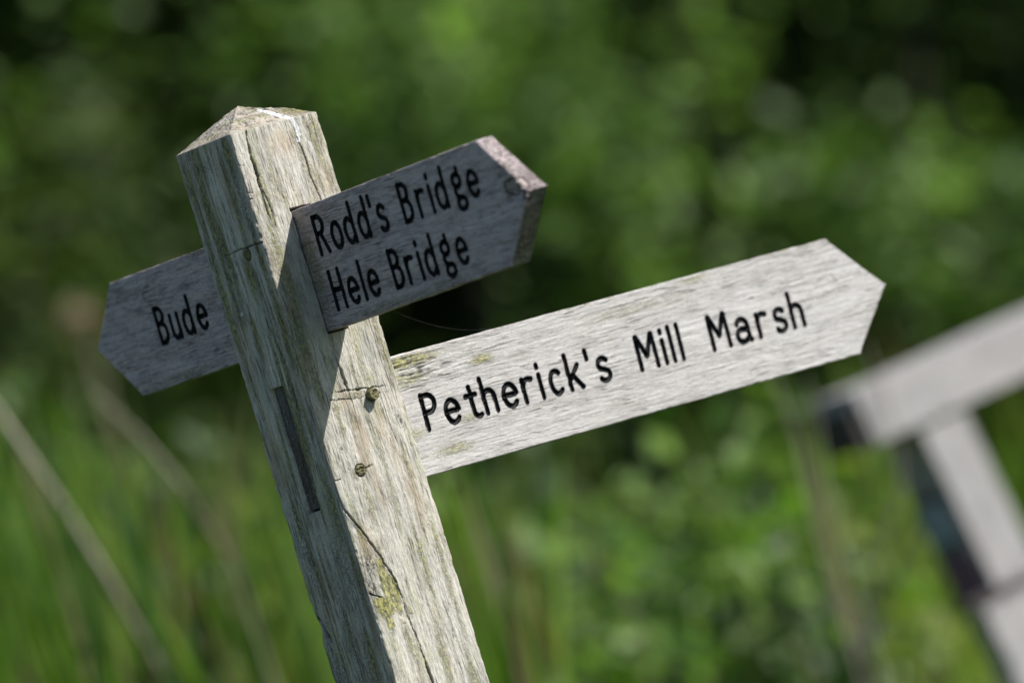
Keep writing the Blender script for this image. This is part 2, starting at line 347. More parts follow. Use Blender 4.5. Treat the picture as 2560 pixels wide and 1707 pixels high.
    a_ = fbm(X[R] / 8, Zr[R] / 50, 0, 341, 3); pale[R] = np.maximum(pale[R], np.clip(a_ * 3 - .5, 0, 1.0))
    for b in ((74, -50, 4, 32), (43, -296, 7, 26), (38, -315, 5, 22), (67, -292, 6, 22), (72, -318, 4, 20), (36, -262, 7, 10), (60, -90, 12, 12), (52, -20, 14, 12), (88, -64, 5, 20), (14, -394, 8, 18), (80, -360, 6, 40), (44, -346, 5, 24)):
        put(tan, 'R', *b)
    for b in ((58, -60, 6, 20), (57, -80, 5, 14), (43, -36, 4, 6), (30, -300, 4, 22), (50, -450, 12, 60), (60, -360, 16, 50), (80, -480, 16, 70), (52, -520, 12, 50), (8, -490, 6, 50), (85, -300, 8, 40), (70, -240, 12, 14), (86, -96, 10, 20), (8, -20, 6, 20)):
        put(pale, 'R', *b)
    pale[R] *= .8
    for b in ((64, -150, 8, 16), (50, -160, 5, 40), (46, -250, 6, 50), (60, -420, 12, 40), (84, -430, 8, 40), (70, -500, 9, 50), (48, -372, 8, 20), (66, -8, 14, 10)): put(pale, 'L', *b)
    pale[Lf] *= .38
    for b in ((88.4, -294, 3.0, 8.5, 12), (16.6, -303.4, 2.4, 5.5, 10)): put(dark, 'R', *b)
    put(pale, 'R', 16.6, -303.4, 4.0, 8.0, 10)
    for b in ((11, -412, 9, 13), (5, -436, 6, 12), (12, -452, 10, 8), (30, -140, 1, 1)): put(dark, 'R', *b)
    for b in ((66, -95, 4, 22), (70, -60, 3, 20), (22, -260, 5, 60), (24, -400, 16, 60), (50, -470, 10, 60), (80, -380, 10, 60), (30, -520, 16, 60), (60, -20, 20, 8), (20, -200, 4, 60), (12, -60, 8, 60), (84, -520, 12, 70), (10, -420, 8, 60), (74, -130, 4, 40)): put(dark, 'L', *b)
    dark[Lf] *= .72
    U = X; m = R & (Zr > -26); drop[m] = np.maximum(drop[m], np.clip(1.25 - dseg(U[m], Zr[m], [(68, 3), (71, -3), (72.5, -9), (72.6, -16), (70.5, -21)], [1, 1, 1, 1, 1])[0] / 3.1, 0, 1))
    m = Lf; drop[m] = np.maximum(drop[m], .75 * blob(Y[m], Zr[m], 68.5, -158, 3.2, 3.6)); tan[m] = np.maximum(tan[m], blob(Y[m], Zr[m], 67.5, -167, 4, 5)); dark[m] = np.maximum(dark[m], blob(Y[m], Zr[m], 66.5, -168, 2, 3))
    V = np.stack([X + N0 * dep, Y + N1 * dep, Zr], -1)
    g = np.where(np.abs(N1) > np.abs(N0), X, Y)
    wc = np.stack([Zr, g, np.where(np.abs(N1) > np.abs(N0), Y, X + 300)], -1) / 1000
    # cap
    tc = np.arange(1, cap) / cap; T = tc[:, None]
    CX = px[None] * (1 - T) + 50 * T; CY = py[None] * (1 - T) + 50 * T; CZ = CAPH * T + 0 * px[None]
    rough = fbm(CX / 5, CY / 5, 0, 61, 4) * 1.1 + .5 * vnoise(CX / 1.5, CY / 1.5, 0, 63) - 1.4 * np.clip(1 - T * 14, 0, 1) * (vnoise(CX / 5, CY / 5, 0, 62) > .1)
    CZ = CZ + rough * np.clip(T * 9, 0, 1)
    # worn far right shoulder: stays high
    hum = blob(CX, CY, 82, 18, 16, 16); CZ = CZ + 1.2 * hum * np.clip(T * 9, 0, 1)
    cd_ = np.clip(1.25 - dseg(CX, CY, [(71, -2), (66, 10), (62, 24), (60, 31)], [1] * 4)[0] / 4.2, 0, 1)
    cd_ = np.maximum(cd_, np.clip(1.2 - dseg(CX, CY, [(27, 57), (36, 55)], [1, 1])[0] / 2.4, 0, 1))
    cl = .85 * np.maximum(blob(CX, CY, 88, 14, 18, 12), .5 * blob(CX, CY, 60, 40, 14, 10)); ct = .35 + .5 * np.clip(fbm(CX / 9, CY / 9, 0, 72, 3) + .3, 0, 1); cdk = .8 * np.clip(fbm(CX / 5, CY / 5, 0, 71, 4) + .35, 0, 1) + .25 * np.clip((50 - CX) / 30, 0, 1)
    cc = .9 * np.clip(vnoise(CX / 1.6, CY / 3.0, 0, 64) - .45, 0, 1) * 2
    Vc = np.stack([CX, CY, CZ], -1); wcc = np.stack([CX * .25 + 700, CY, CZ * 3], -1) / 1000
    V = np.concatenate([Vc[::-1], V]); wc = np.concatenate([wcc[::-1], wc])
    m1 = np.stack([np.concatenate([cc[::-1], crack]), np.concatenate([cl[::-1], lich]), np.concatenate([cd_[::-1], drop])], -1)
    m2 = np.stack([np.concatenate([ct[::-1], tan]), np.concatenate([0 * cc, pale]), np.concatenate([cdk[::-1], dark])], -1)
    nr = V.shape[0]; V = V.reshape(-1, 3)
    i = np.arange(nr - 1)[:, None] * n; j = np.arange(n)[None]; j2 = (j + 1) % n
    F = np.stack([i + j, i + n + j, i + n + j2, i + j2], -1).reshape(-1, 4)
    top = len(V); V = np.vstack([V, [[50, 50, CAPH]]]); ext = [(top, int(a), int((a + 1) % n)) for a in range(n)] + [tuple(range((nr - 1) * n, nr * n))[::-1]]
    wc = np.vstack([wc.reshape(-1, 3), [[.7, .05, .08]]]); m1 = np.vstack([m1.reshape(-1, 3), [[0, 0, 0]]]); m2 = np.vstack([m2.reshape(-1, 3), [[.6, 0, .2]]])
    V = V / 1000; V[:, 2] += ZT
    me = np_mesh('post', V, F, {'wc': ('FLOAT_VECTOR', 'POINT', wc), 'm1': ('FLOAT_VECTOR', 'POINT', m1), 'm2': ('FLOAT_VECTOR', 'POINT', m2)}, False, ext)
    return link('post', me, M_post, post)
build_post()

# ---- routed alphabet: strokes in millimetres, cap height 33, x height 22
def arc(cx, cy, rx, ry, a0, a1, n=14):
    return [(cx + rx * math.cos(math.radians(a0 + (a1 - a0) * k / n)), cy + ry * math.sin(math.radians(a0 + (a1 - a0) * k / n))) for k in range(n + 1)]
def glyph(c):
    G = {
     'P': [[(0, 0), (0, 33)], [(0, 32.5), (6, 32.5)] + arc(6, 24.3, 7.5, 8.2, 90, -90) + [(0, 16.1)]],
     'R': [[(0, 0), (0, 33)], [(0, 32.5), (6, 32.5)] + arc(6, 25, 7.5, 7.5, 90, -90) + [(0, 17.5)], [(7, 17.5), (14.5, 0)]],
     'B': [[(0, 0), (0, 33)], [(0, 32.5), (5, 32.5)] + arc(5, 25.3, 7.2, 7.2, 90, -90) + [(0, 18)], [(4, 18)] + arc(5.5, 9.2, 8.2, 9.0, 90, -90) + [(0, .4)]],
     'H': [[(0, 0), (0, 34)], [(15.5, 0), (15.5, 34)], [(0, 17), (15.5, 17)]],
     'M': [[(0, 0), (0.2, 32), (1.2, 32), (9.6, 11.5), (18.2, 32), (19.3, 32), (20, 0)]],
     'e': [[(.3, 11.6), (14.6, 11.6)] + arc(7.3, 11.4, 7.3, 10.3, 0, 180) + arc(7.3, 11, 7.3, 10.6, 180, 318)],
     'o': [arc(7.3, 11, 7.3, 11, 90, 450, 22)],
     'd': [[(14.2, 34), (14.2, 0)], arc(7.2, 10.8, 7.0, 10.6, 40, 320, 20)],
     'a': [[(1.6, 17.5)] + arc(7.4, 15.5, 6.3, 6.6, 150, 0, 8) + [(13.8, 4)] + arc(16, 3.8, 2.2, 3.6, 180, 260, 4), arc(6.8, 6.3, 6.8, 6.4, 62, 298, 16), [(9.5, 12.3), (13.8, 12.3)], [(9.5, .6), (13.6, 4)]],
     't': [[(3.5, 29)] + [(3.5, 6)] + arc(8.6, 5.6, 5.1, 5.6, 180, 300, 8), [(-2.2, 21), (9, 21)]],
     'h': [[(0, 0), (0, 33.5)], [(0, 14)] + arc(6, 14.5, 6, 7, 170, 0, 10) + [(12, 0)]],
     'r': [[(0, 0), (0, 22)], [(0, 14)] + arc(6.5, 13.5, 6.3, 8.2, 165, 62, 8) + [(10.8, 21)]],
     'i': [[(0, 0), (0, 22.5)], [(0, 29.8), (0, 32.2)]],
     'l': [[(0, 0), (0, 33.5)]],
     'c': [arc(6.6, 11, 6.6, 11, 48, 312, 18)],
     'k': [[(0, 0), (0, 33.5)], [(12.3, 22), (1, 9.5)], [(4.6, 13.6), (13.4, 0)]],
     "'": [[(0, 24.5), (0, 33)]],
     's': [arc(5.8, 16.2, 5.6, 5.6, 32, 200, 10) + [(5.8, 11.2)][0:0] + [(1.0, 13.2), (5.6, 11.2), (10.0, 9.0)] + arc(5.6, 5.6, 5.8, 5.6, 25, -150, 10)],
     'u': [[(0, 22), (0, 7)] + arc(6, 6.8, 6, 6.6, 180, 330, 10) + [(12.5, 6)], [(12.8, 22), (12.8, 0)]],
     'g': [arc(6, 18.6, 6.0, 5.6, 90, 450, 18), [(8, 23.5), (10.2, 26.0), (9.8, 29.2)], [(2.6, 13.8), (.6, 9), (2.5, 5.2)], arc(7.4, -1.4, 6.6, 5.2, 90, 450, 20), [(2.5, 5.2), (7.4, 3.8)]],
    }
    return G[c]
def strokes(items, base, slant=.05, sc=1.0):
    out = []
    for c, x in items:
        for s in glyph(c):
            out.append([(x + px_ * 1.0 + py_ * sc * slant, base + py_ * sc) for px_, py_ in s])
    return out
PETH = strokes([('P', 40.5), ('e', 64.2), ('t', 91.5), ('h', 109), ('e', 131.6), ('r', 155), ('i', 175.2), ('c', 187), ('k', 208.6), ("'", 233), ('s', 244)], 41.2, .035, .98) + \
       strokes([('M', 292.2), ('i', 322.4), ('l', 332.2), ('l', 342.6), ('M', 380), ('a', 410.5), ('r', 437), ('s', 458.5), ('h', 479)], 41.4, .06, .98)
ROD1 = strokes([('R', 26), ('o', 51.5), ('d', 74.2), ('d', 98.6), ("'", 123), ('s', 132.8), ('B', 174), ('r', 200.5), ('i', 222), ('d', 231.8), ('g', 261.2), ('e', 284.6)], 69.2, .04, 1.04)
ROD2 = strokes([('H', 26), ('e', 52), ('l', 76.5), ('e', 87), ('B', 129), ('r', 153), ('i', 175), ('d', 185), ('g', 213.5), ('e', 237.8)], 16.5, .03, 1.03)
BUDE = strokes([('B', -281), ('u', -257), ('d', -234.5), ('e', -208)], 41.4, .03, 1.02)

def resample(s, step=.8):
    o = [s[0]]
    for a, b in zip(s[:-1], s[1:]):
        L = math.hypot(b[0] - a[0], b[1] - a[1]); k = max(1, int(L / step))
        o += [(a[0] + (b[0] - a[0]) * i / k, a[1] + (b[1] - a[1]) * i / k) for i in range(1, k + 1)]
    return o
def ribbon(strk, r, fn, wob=.2):
    """V-bottomed painted groove along strokes; fn maps (w, h, depth) in mm to metres"""
    V = []; F = []
    prof = [(-1.0, -.12), (-.82, .5), (-.45, 1.7), (0, 2.1), (.45, 1.7), (.82, .5), (1.0, -.12)]
    for s in strk:
        p = resample(s); n = len(p)
        # flat-ish rounded ends
        t0 = np.array(p[0]) - np.array(p[1]); t0 /= np.linalg.norm(t0) + 1e-9; t1 = np.array(p[-1]) - np.array(p[-2]); t1 /= np.linalg.norm(t1) + 1e-9
        q = [(tuple(np.array(p[0]) + t0 * r * a), math.sqrt(max(0, 1 - a * a))) for a in (.97, .8, .5, .25)] + [(x, 1.0) for x in p] + [(tuple(np.array(p[-1]) + t1 * r * a), math.sqrt(max(0, 1 - a * a))) for a in (.25, .5, .8, .97)]
        b0 = len(V)
        for i, (pt, k) in enumerate(q):
            a = np.array(q[max(0, i - 1)][0]); b = np.array(q[min(len(q) - 1, i + 1)][0]); t = b - a; t /= np.linalg.norm(t) + 1e-9; nn = np.array([-t[1], t[0]])
            for (u, dd) in prof:
                rr = r * k * (1 + wob * float(vnoise(pt[0] / 2.2 + u * 3, pt[1] / 2.2, 0, 77)))
                x = pt[0] + nn[0] * u * rr; y = pt[1] + nn[1] * u * rr
                V.append(fn(x, y, dd * k if dd > 0 else dd))
        m = len(prof)
        for i in range(len(q) - 1):
            for j in range(m - 1):
                F.append((b0 + i * m + j, b0 + (i + 1) * m + j, b0 + (i + 1) * m + j + 1, b0 + i * m + j + 1))
    return np_mesh('lettering', V, F, None, True)

def board(name, w0, wS, wT, H, thick, fn, strk, mat, step=.75, masks=None, warp=None, seed=0, chip=None, rough=.25, label=None):
    """arrow-ended plank: w0 start, wS shoulders, wT tip (mm), height H. fn maps (w, h, depth)->metres. w runs towards the tip."""
    sg = 1 if wS > w0 else -1; e = 1.3
    nw = int(abs(wT - w0) / step); nh = int(H / step)
    tS = (wS - w0) / (wT - w0)
    t = np.linspace(0, 1, nw); t[np.argmin(abs(t - tS))] = tS
    Wc = w0 + (wT - w0) * t
    half = np.where(t <= tS, 1, 1 - (t - tS) / (1 - tS)) * (H / 2)
    cut_ = np.clip(half - e, .12, None); cut_[0] = max(cut_[0], .1)
    hh = np.linspace(-1, 1, nh)
    Wg = np.repeat((Wc - sg * e * np.clip((t - tS) / (1 - tS) * 12, 0, 1))[:, None], nh, 1); Hg = H / 2 + cut_[:, None] * hh[None]
    dep = rough * (fbm(Wg / 60, Hg / 5, 0, 80 + seed, 3) + .45 * vnoise(Wg / 16, Hg / 1.4, 0, 85 + seed) + .3 * vnoise(Wg / 5, Hg / 1.6, 0, 88 + seed)) + rough
    crack = np.zeros_like(Wg); lich = np.zeros_like(Wg); pale = np.zeros_like(Wg); tan = np.zeros_like(Wg); dark = np.zeros_like(Wg); drop = np.zeros_like(Wg)
    for s in strk:
        xs = [p[0] for p in s]; ys = [p[1] for p in s]
        m = (Wg > min(xs) - 4) & (Wg < max(xs) + 4) & (Hg > min(ys) - 4) & (Hg < max(ys) + 4)
        d, _ = dseg(Wg[m], Hg[m], resample(s, 3))
        k = np.clip((2.45 - d) / .8, 0, 1); dep[m] = np.maximum(dep[m], 3.2 * k)
    if masks: masks(Wg, Hg, dep, crack, lich, pale, tan, dark)
    nF = nw * nh
    P = fn(Wg, Hg, dep).reshape(-1, 3)
    # boundary ring of the front grid, in order
    idx = np.arange(nF).reshape(nw, nh)
    ring = np.concatenate([idx[:, 0], idx[-1, 1:], idx[-2::-1, -1], idx[0, -2:0:-1]])
    rw = Wg.ravel()[ring]; rh = Hg.ravel()[ring]
    # outward normals of the outline
    ax = np.roll(rw, -1) - np.roll(rw, 1); ay = np.roll(rh, -1) - np.roll(rh, 1); L = np.hypot(ax, ay) + 1e-9
    onx, ony = ay / L, -ax / L
    if sg < 0: onx, ony = -onx, -ony
    rings = [P]; wcs = [np.stack([Wg, Hg, 0 * Wg], -1).reshape(-1, 3) / 1000]
    prof = [(.55 * e, .25 * e), (.9 * e, .7 * e), (e, 1.3 * e)] + [(e, thick * k) for k in (.2, .35, .5, .65, .8, .92)] + [(.6 * e, thick)]
    F = [np.stack([idx[:-1, :-1], idx[1:, :-1], idx[1:, 1:], idx[:-1, 1:]], -1).reshape(-1, 4)]
    prev = ring; base = nF; nR = len(ring)
    for (o, dz) in prof:
        jit = .45 * fbm(rw / 9, rh / 9, dz / 3, 90 + seed, 3) - .9 * np.clip(vnoise(rw / 13, rh / 13, dz / 8, 95 + seed) - .3, 0, 1)
        dd = dz + (.3 * vnoise(rw / 7, rh / 7, dz / 3, 97 + seed) if dz < thick * .9 else 0)
        x = rw + onx * (o + jit); y = rh + ony * (o + jit)
        if chip: x, y, dd = chip(x, y, dd, o)
        rings.append(fn(x, y, dd)); wcs.append(np.stack([rw, rh + 0 * rw, dz + 0 * rw], -1) / 1000)
        cur = base + np.arange(nR); nx_ = np.roll(cur, -1); pn = np.roll(prev, -1)
        F.append(np.stack([prev, cur, nx_, pn], -1)); prev = cur; base += nR
    V = np.vstack(rings); F = np.vstack(F); nE = len(V) - nF
    z = np.zeros(nE); eg = np.tile((np.abs(onx) > .3).astype(float), len(prof)) * np.clip(.45 + .8 * vnoise(np.tile(rw, len(prof)) / 2.5, np.tile(rh, len(prof)) / 2.0, np.repeat(np.arange(len(prof)), nR) * .8, 66), 0, 1)
    eh = np.tile((np.abs(onx) <= .3).astype(float), len(prof)) * np.clip(.7 * vnoise(np.tile(rw, len(prof)) / 14, np.repeat(np.arange(len(prof)), nR) * .9, 0, 67), 0, 1)
    m1 = np.stack([np.concatenate([crack.ravel(), z]), np.concatenate([lich.ravel(), eh]), np.concatenate([drop.ravel(), z])], -1)
    m2 = np.stack([np.concatenate([tan.ravel(), z]), np.concatenate([pale.ravel(), z]), np.concatenate([dark.ravel(), .72 * (eg > 0) + .4 * eg])], -1)
    me = np_mesh(name, V, F, {'wc': ('FLOAT_VECTOR', 'POINT', np.vstack(wcs)), 'm1': ('FLOAT_VECTOR', 'POINT', m1), 'm2': ('FLOAT_VECTOR', 'POINT', m2)}, False, [tuple(int(a) for a in prev)])
    o = link(name, me, mat, post)
    if label: o['label'] = label
    return o

Z0P, Z0R = -.3501, -.19818
def fnP(w, h, d):   # front face looks along -Y
    w, h, d = np.broadcast_arrays(np.asarray(w, float), np.asarray(h, float), np.asarray(d, float))
    return np.stack([.1 + w / 1000, .0365 + d / 1000 + .00057 * w / 1000, ZT + Z0P + h / 1000 - .01001 * w / 1000], -1)
def fnR(w, h, d):   # front face looks along -X ; w grows towards -Y
    w, h, d = np.broadcast_arrays(np.asarray(w, float), np.asarray(h, float), np.asarray(d, float))
    return np.stack([.04168 + d / 1000 - .0007 * w / 1000, -w / 1000, ZT + Z0R + h / 1000 - .0011 * w / 1000], -1)
def fnB(w, h, d):
    w, h, d = np.broadcast_arrays(np.asarray(w, float), np.asarray(h, float), np.asarray(d, float))
    return np.stack([.04168 + d / 1000, -w / 1000, ZT - .19839 + h / 1000 - .00602 * w / 1000], -1)

def masksP(W_, H_, dep, crack, lich, pale, tan, dark):
    top = blob(W_, H_, 25, 100, 75, 16, -4)
    rag = np.clip(vnoise(W_ / 13, H_ / 1.6, 0, 101) + vnoise(W_ / 5, H_ / 1.1, 0, 103) * .6 + .05, 0, 1)
    dep += 1.1 * rag * top; crack[:] = np.maximum(crack, .75 * np.clip(rag * 1.6 - .35, 0, 1) * top)
    lich[:] = np.maximum.reduce([lich, .9 * blob(W_, H_, 38, 108, 40, 7), .6 * blob(W_, H_, 30, 92, 34, 8), .8 * blob(W_, H_, 120, 92, 14, 5), .6 * blob(W_, H_, 62, 18, 26, 6), .6 * blob(W_, H_, 20, 40, 18, 6), .6 * blob(W_, H_, 86, 42, 16, 4), .55 * blob(W_, H_, 380, 112, 20, 4), .3 * blob(W_, H_, 300, 100, 60, 7)])
    dark[:] = np.maximum(dark, .9 * blob(W_, H_, 541, 78, 2.2, 4.5, 30))
    for k in range(60):
        x = 20 + 520 * ((k * .618) % 1); y = 6 + 104 * ((k * .754 + .1) % 1); L = 10 + 26 * ((k * .37) % 1)
        d, _ = dseg(W_, H_ + .8 * vnoise(W_ / 14, H_ / 9, 0, 111), [(x, y), (x + L, y + .6)]); c = np.clip(1.1 - d / .4, 0, 1)
        crack[:] = np.maximum(crack, .4 * c); dep += .4 * c
def masksR(W_, H_, dep, crack, lich, pale, tan, dark):
    lich[:] = np.maximum.reduce([lich, .5 * blob(W_, H_, 8, 60, 12, 60), .35 * blob(W_, H_, 120, 4, 100, 5)])
    pale[:] = np.maximum.reduce([pale, .35 * blob(W_, H_, 300, 40, 40, 30), .3 * blob(W_, H_, 210, 60, 50, 10), .25 * blob(W_, H_, 330, 90, 30, 16)])
    for k in range(90):
        x = 2 + 330 * ((k * .618) % 1); y = 5 + 106 * ((k * .754 + .1) % 1); L = 8 + 30 * ((k * .37) % 1)
        d, _ = dseg(W_, H_ + 1.5 * vnoise(W_ / 22, H_ / 14, 0, 121), [(x, y), (x + L, y - .8)]); c = np.clip(1.1 - d / .38, 0, 1)
        crack[:] = np.maximum(crack, .6 * c); dep += .5 * c
    # splintered hollow just behind the tip
    hol = np.clip(1.5 - np.maximum(np.abs(W_ - 352 - (H_ - 62) * .3) / 14, np.abs(H_ - 63) / 9) * 1.25, 0, 1) * (W_ < 371)
    hol = np.clip(hol * 3, 0, 1); dep += hol * (4.6 + 2.0 * vnoise(W_ / 4, H_ / 3, 0, 131)); dark[:] = np.maximum(dark, .5 * hol * (vnoise(W_ / 3, H_ / 3, 0, 133) > .1))
    pale[:] = np.maximum(pale, .5 * hol * (vnoise(W_ / 5, H_ / 5, 0, 135) > .2))
    for pts, w in (([(346, 57), (337, 61), (337.5, 71.5), (347, 73.2), (357, 73), (366, 70)], 1.0), ([(345, 62), (350, 66), (349, 58)], .7), ([(356, 68), (364, 60), (370, 55)], .5)):
        d, _ = dseg(W_ + .8 * vnoise(W_ / 2, H_ / 2, 0, 137), H_, pts); c = np.clip(1.3 - d / w, 0, 1); crack[:] = np.maximum(crack, .9 * c); dep += 1.2 * c
def masksB(W_, H_, dep, crack, lich, pale, tan, dark):
    lich[:] = np.maximum(lich, .3 * blob(W_, H_, -250, 6, 90, 5))
    for k in range(40):
        x = -340 + 230 * ((k * .618) % 1); y = 5 + 106 * ((k * .754 + .1) % 1); L = 8 + 30 * ((k * .37) % 1)
        d, _ = dseg(W_, H_, [(x, y), (x + L, y - .8)]); c = np.clip(1.1 - d / .4, 0, 1)
        crack[:] = np.maximum(crack, .5 * c); dep += .4 * c

aP = board('finger_board', -12, 544.9, 599.4, 116.1, 21, fnP, PETH, M_pale, masks=masksP, seed=1, rough=.3, label='long bleached oak arm engraved Petherick\'s Mill Marsh, pointing right')
def chipR(x, y, d, o):
    k = np.clip(1.2 - np.abs(y - 60 - 2 * vnoise(y / 3, d / 3, 0, 9)) / 11, 0, 1) * (x > 352) * np.clip(1.25 - d / 13, 0, 1); return x - 9 * k, y, d
aR = board('finger_board', -10, 314.25, 373.6, 115.9, 20, fnR, ROD1 + ROD2, M_brown, masks=masksR, seed=2, chip=chipR, label='short shaded oak arm engraved Rodd\'s Bridge and Hele Bridge, with splintered tip')
aB = board('finger_board', -90, -342.6, -398.6, 112.8, 20, fnB, BUDE, M_brown, masks=masksB, seed=3, label='shaded oak arm engraved Bude, pointing left behind the post')
def within(S_, a, b): return [s for s in S_ if a <= sum(p[0] for p in s) / len(s) < b]
for arm, stk_, fn, cuts in ((aP, PETH, fnP, (-9, 275, 365, 999)), (aR, ROD1, fnR, (-9, 160, 999)), (aR, ROD2, fnR, (-9, 115, 999)), (aB, BUDE, fnB, (-999, 999))):
    for a, b in zip(cuts[:-1], cuts[1:]): link('lettering', ribbon(within(stk_, a, b), 2.2 if arm is aP else 2.3, fn), M_paint, arm)
# tenon of the long arm, seen end-on in its slot
def rough_box(name, x0, x1, y0, y1, z0, z1, mat, parent, n=(2, 14, 60), amp=.0006, seed=0, grain=2):
    """box as six subdivided faces, lightly uneven"""
    V = []; F = []
    lo = (x0, y0, z0); hi = (x1, y1, z1)
    for ax in range(3):
        a, b = [k for k in range(3) if k != ax]
        for s_ in (0, 1):
            base = len(V); na, nb = n[a], n[b]
            for i in range(na + 1):
                for j in range(nb + 1):
                    p = [0, 0, 0]; p[ax] = (lo, hi)[s_][ax]; p[a] = lo[a] + (hi[a] - lo[a]) * i / na; p[b] = lo[b] + (hi[b] - lo[b]) * j / nb
                    V.append(p)
            for i in range(na):
                for j in range(nb):
                    q = (base + i * (nb + 1) + j, base + (i + 1) * (nb + 1) + j, base + (i + 1) * (nb + 1) + j + 1, base + i * (nb + 1) + j + 1)
                    F.append(q if (s_ == 1) != (ax == 1) else q[::-1])
    V = np.array(V); c = (np.array(lo) + np.array(hi)) / 2
    dsp = amp * np.stack([fbm(V[:, 0] * 60, V[:, 1] * 60, V[:, 2] * 60, seed + k, 3) for k in range(3)], -1)
    order = [grain] + [k for k in range(3) if k != grain]
    wc = V[:, order]
    V = V + dsp
    zz = np.zeros((len(V), 3))
    return link(name, np_mesh(name, V, F, {'wc': ('FLOAT_VECTOR', 'POINT', wc), 'm1': ('FLOAT_VECTOR', 'POINT', zz), 'm2': ('FLOAT_VECTOR', 'POINT', zz)}), mat, parent)
rough_box('tenon_end', .0028, .0080, .0372, .0572, ZT - .3500, ZT - .2335, M_end, aP, (2, 24, 120), .0011, 4)

def peg(u, z, r, out, face, seed, tilt=0.0):
    nR_, nA = 9, 28; V = []; F = []; m1 = []
    rows = [(r * k / 8, out) for k in range(8)] + [(r * .97, out - .6), (r, out - 1.6), (r * .98, out * .3), (r * .96, -3.0), (r * .96, -8)]
    for i, (rr, o) in enumerate(rows):
        for k in range(nA):
            a = 2 * math.pi * k / nA; x = rr * math.cos(a); y = rr * math.sin(a)
            o2 = o + (.9 * float(vnoise(x / 2.2, y / 1.1, 0, seed)) + .5 * float(vnoise(x / .9, y / .8, 0, seed + 1)) if i < 9 else 0)
            rj = 1 + .05 * float(vnoise(math.cos(a) * 2, math.sin(a) * 2, o / 4, seed + 2))
            x *= rj; y *= rj; x += tilt * o2
            V.append(((u + x) / 1000, -o2 / 1000, ZT + (z + y) / 1000) if face == 'R' else (-o2 / 1000, (u + x) / 1000, ZT + (z + y) / 1000))
            m1.append((.75 * max(0, float(vnoise(x / 1.5, y / 1.0, 0, seed + 5))), .5, 0))
    n = len(rows)
    for i in range(n - 1):
        for k in range(nA):
            q = (i * nA + k, (i + 1) * nA + k, (i + 1) * nA + (k + 1) % nA, i * nA + (k + 1) % nA); F.append(q if face == 'R' else q[::-1])
    V = np.array(V); m1 = np.array(m1)
    me = np_mesh('peg', V, F, {'wc': ('FLOAT_VECTOR', 'POINT', V[:, [1, 0, 2]] if face == 'R' else V), 'm1': ('FLOAT_VECTOR', 'POINT', m1), 'm2': ('FLOAT_VECTOR', 'POINT', m1 * 0)})
    return link('peg', me, M_peg, post)
peg(66.2, -264.4, 5.7, 6.5, 'R', 201, -.10)
peg(30.8, -328.1, 5.5, .9, 'R', 211)
peg(30.0, -108.6, 5.6, .5, 'L', 221)

# moss tuft on the Bude arm beside the post
def fibres(name, centers, n, L, w, mat, parent, spread, seed, up=(0, 0, 1)):
    r = np.random.default_rng(seed); V = []; F = []; rn = []
    for c in centers:
        for k in range(n):
            p = np.array(c) + r.normal(0, 1, 3) * spread; d = np.array(up) * 1.0 + r.normal(0, .9, 3); d /= np.linalg.norm(d); ln = L * r.uniform(.4, 1.2)
            s = np.cross(d, r.normal(0, 1, 3)); s /= np.linalg.norm(s); b = len(V); bend = r.normal(0, .35, 3)
            V += [p - s * w, p + s * w, p + d * ln * .5 + bend * ln * .3 + s * w * .8, p + d * ln * .5 + bend * ln * .3 - s * w * .8, p + d * ln + bend * ln + s * w * .2, p + d * ln + bend * ln - s * w * .2]
            F += [(b, b + 1, b + 2, b + 3), (b + 3, b + 2, b + 4, b + 5)]; rn += [r.random()] * 6
    return link(name, np_mesh(name, V, F, {'rnd': ('FLOAT', 'POINT', rn)}), mat, parent)
M_moss = leaf_mat('dry_moss', (.22, .19, .07), (.16, .20, .05), .8, .2)
top = ZT - .19839 + .1128
fibres('moss', [(.052, .112, top - .0016), (.05, .118, top - .0016), (.052, .126, top - .0016), (.05, .137, top - .0018), (.05, .15, top - .0018)], 26, .007, .00025, M_moss, aB, np.array([.004, .004, .0004]), 5)
fibres('moss', [fnR(105, 1.5, 6), fnR(112, 1.5, 9)], 16, .004, .0002, M_moss, aR, np.array([.002, .006, .0004]), 6, (0, 0, -1))

# ------------------------------------------------------------------ ground
def build_ground():
    q = np.concatenate([np.linspace(-40, 4, 40), np.linspace(4.5, 20, 90), np.linspace(21, 70, 50), np.linspace(75, 400, 30)])
    s = np.concatenate([-np.geomspace(300, 6.5, 40), np.linspace(-6, 6, 80), np.geomspace(6.5, 300, 40)])
    Q, T = np.meshgrid(q, s, indexing='ij'); X = CAM[0] + CFH[0] * Q + CRH[0] * T; Y = CAM[1] + CFH[1] * Q + CRH[1] * T
    V = np.stack([X, Y, ground_z(X, Y)], -1).reshape(-1, 3); a, b = Q.shape; i = np.arange(a * b).reshape(a, b)
    F = np.stack([i[:-1, :-1], i[:-1, 1:], i[1:, 1:], i[1:, :-1]], -1).reshape(-1, 4)
    m = plain('earth_and_litter', (.012, .024, .006), (.032, .055, .012), 6)
    m.node_tree.nodes['Principled BSDF'].inputs['Specular IOR Level'].default_value = 0; m.node_tree.nodes['Principled BSDF'].inputs['Roughness'].default_value = 1
    tag(link('ground', np_mesh('ground', V, F, None, True), m), None, None, None, 'structure')
build_ground()

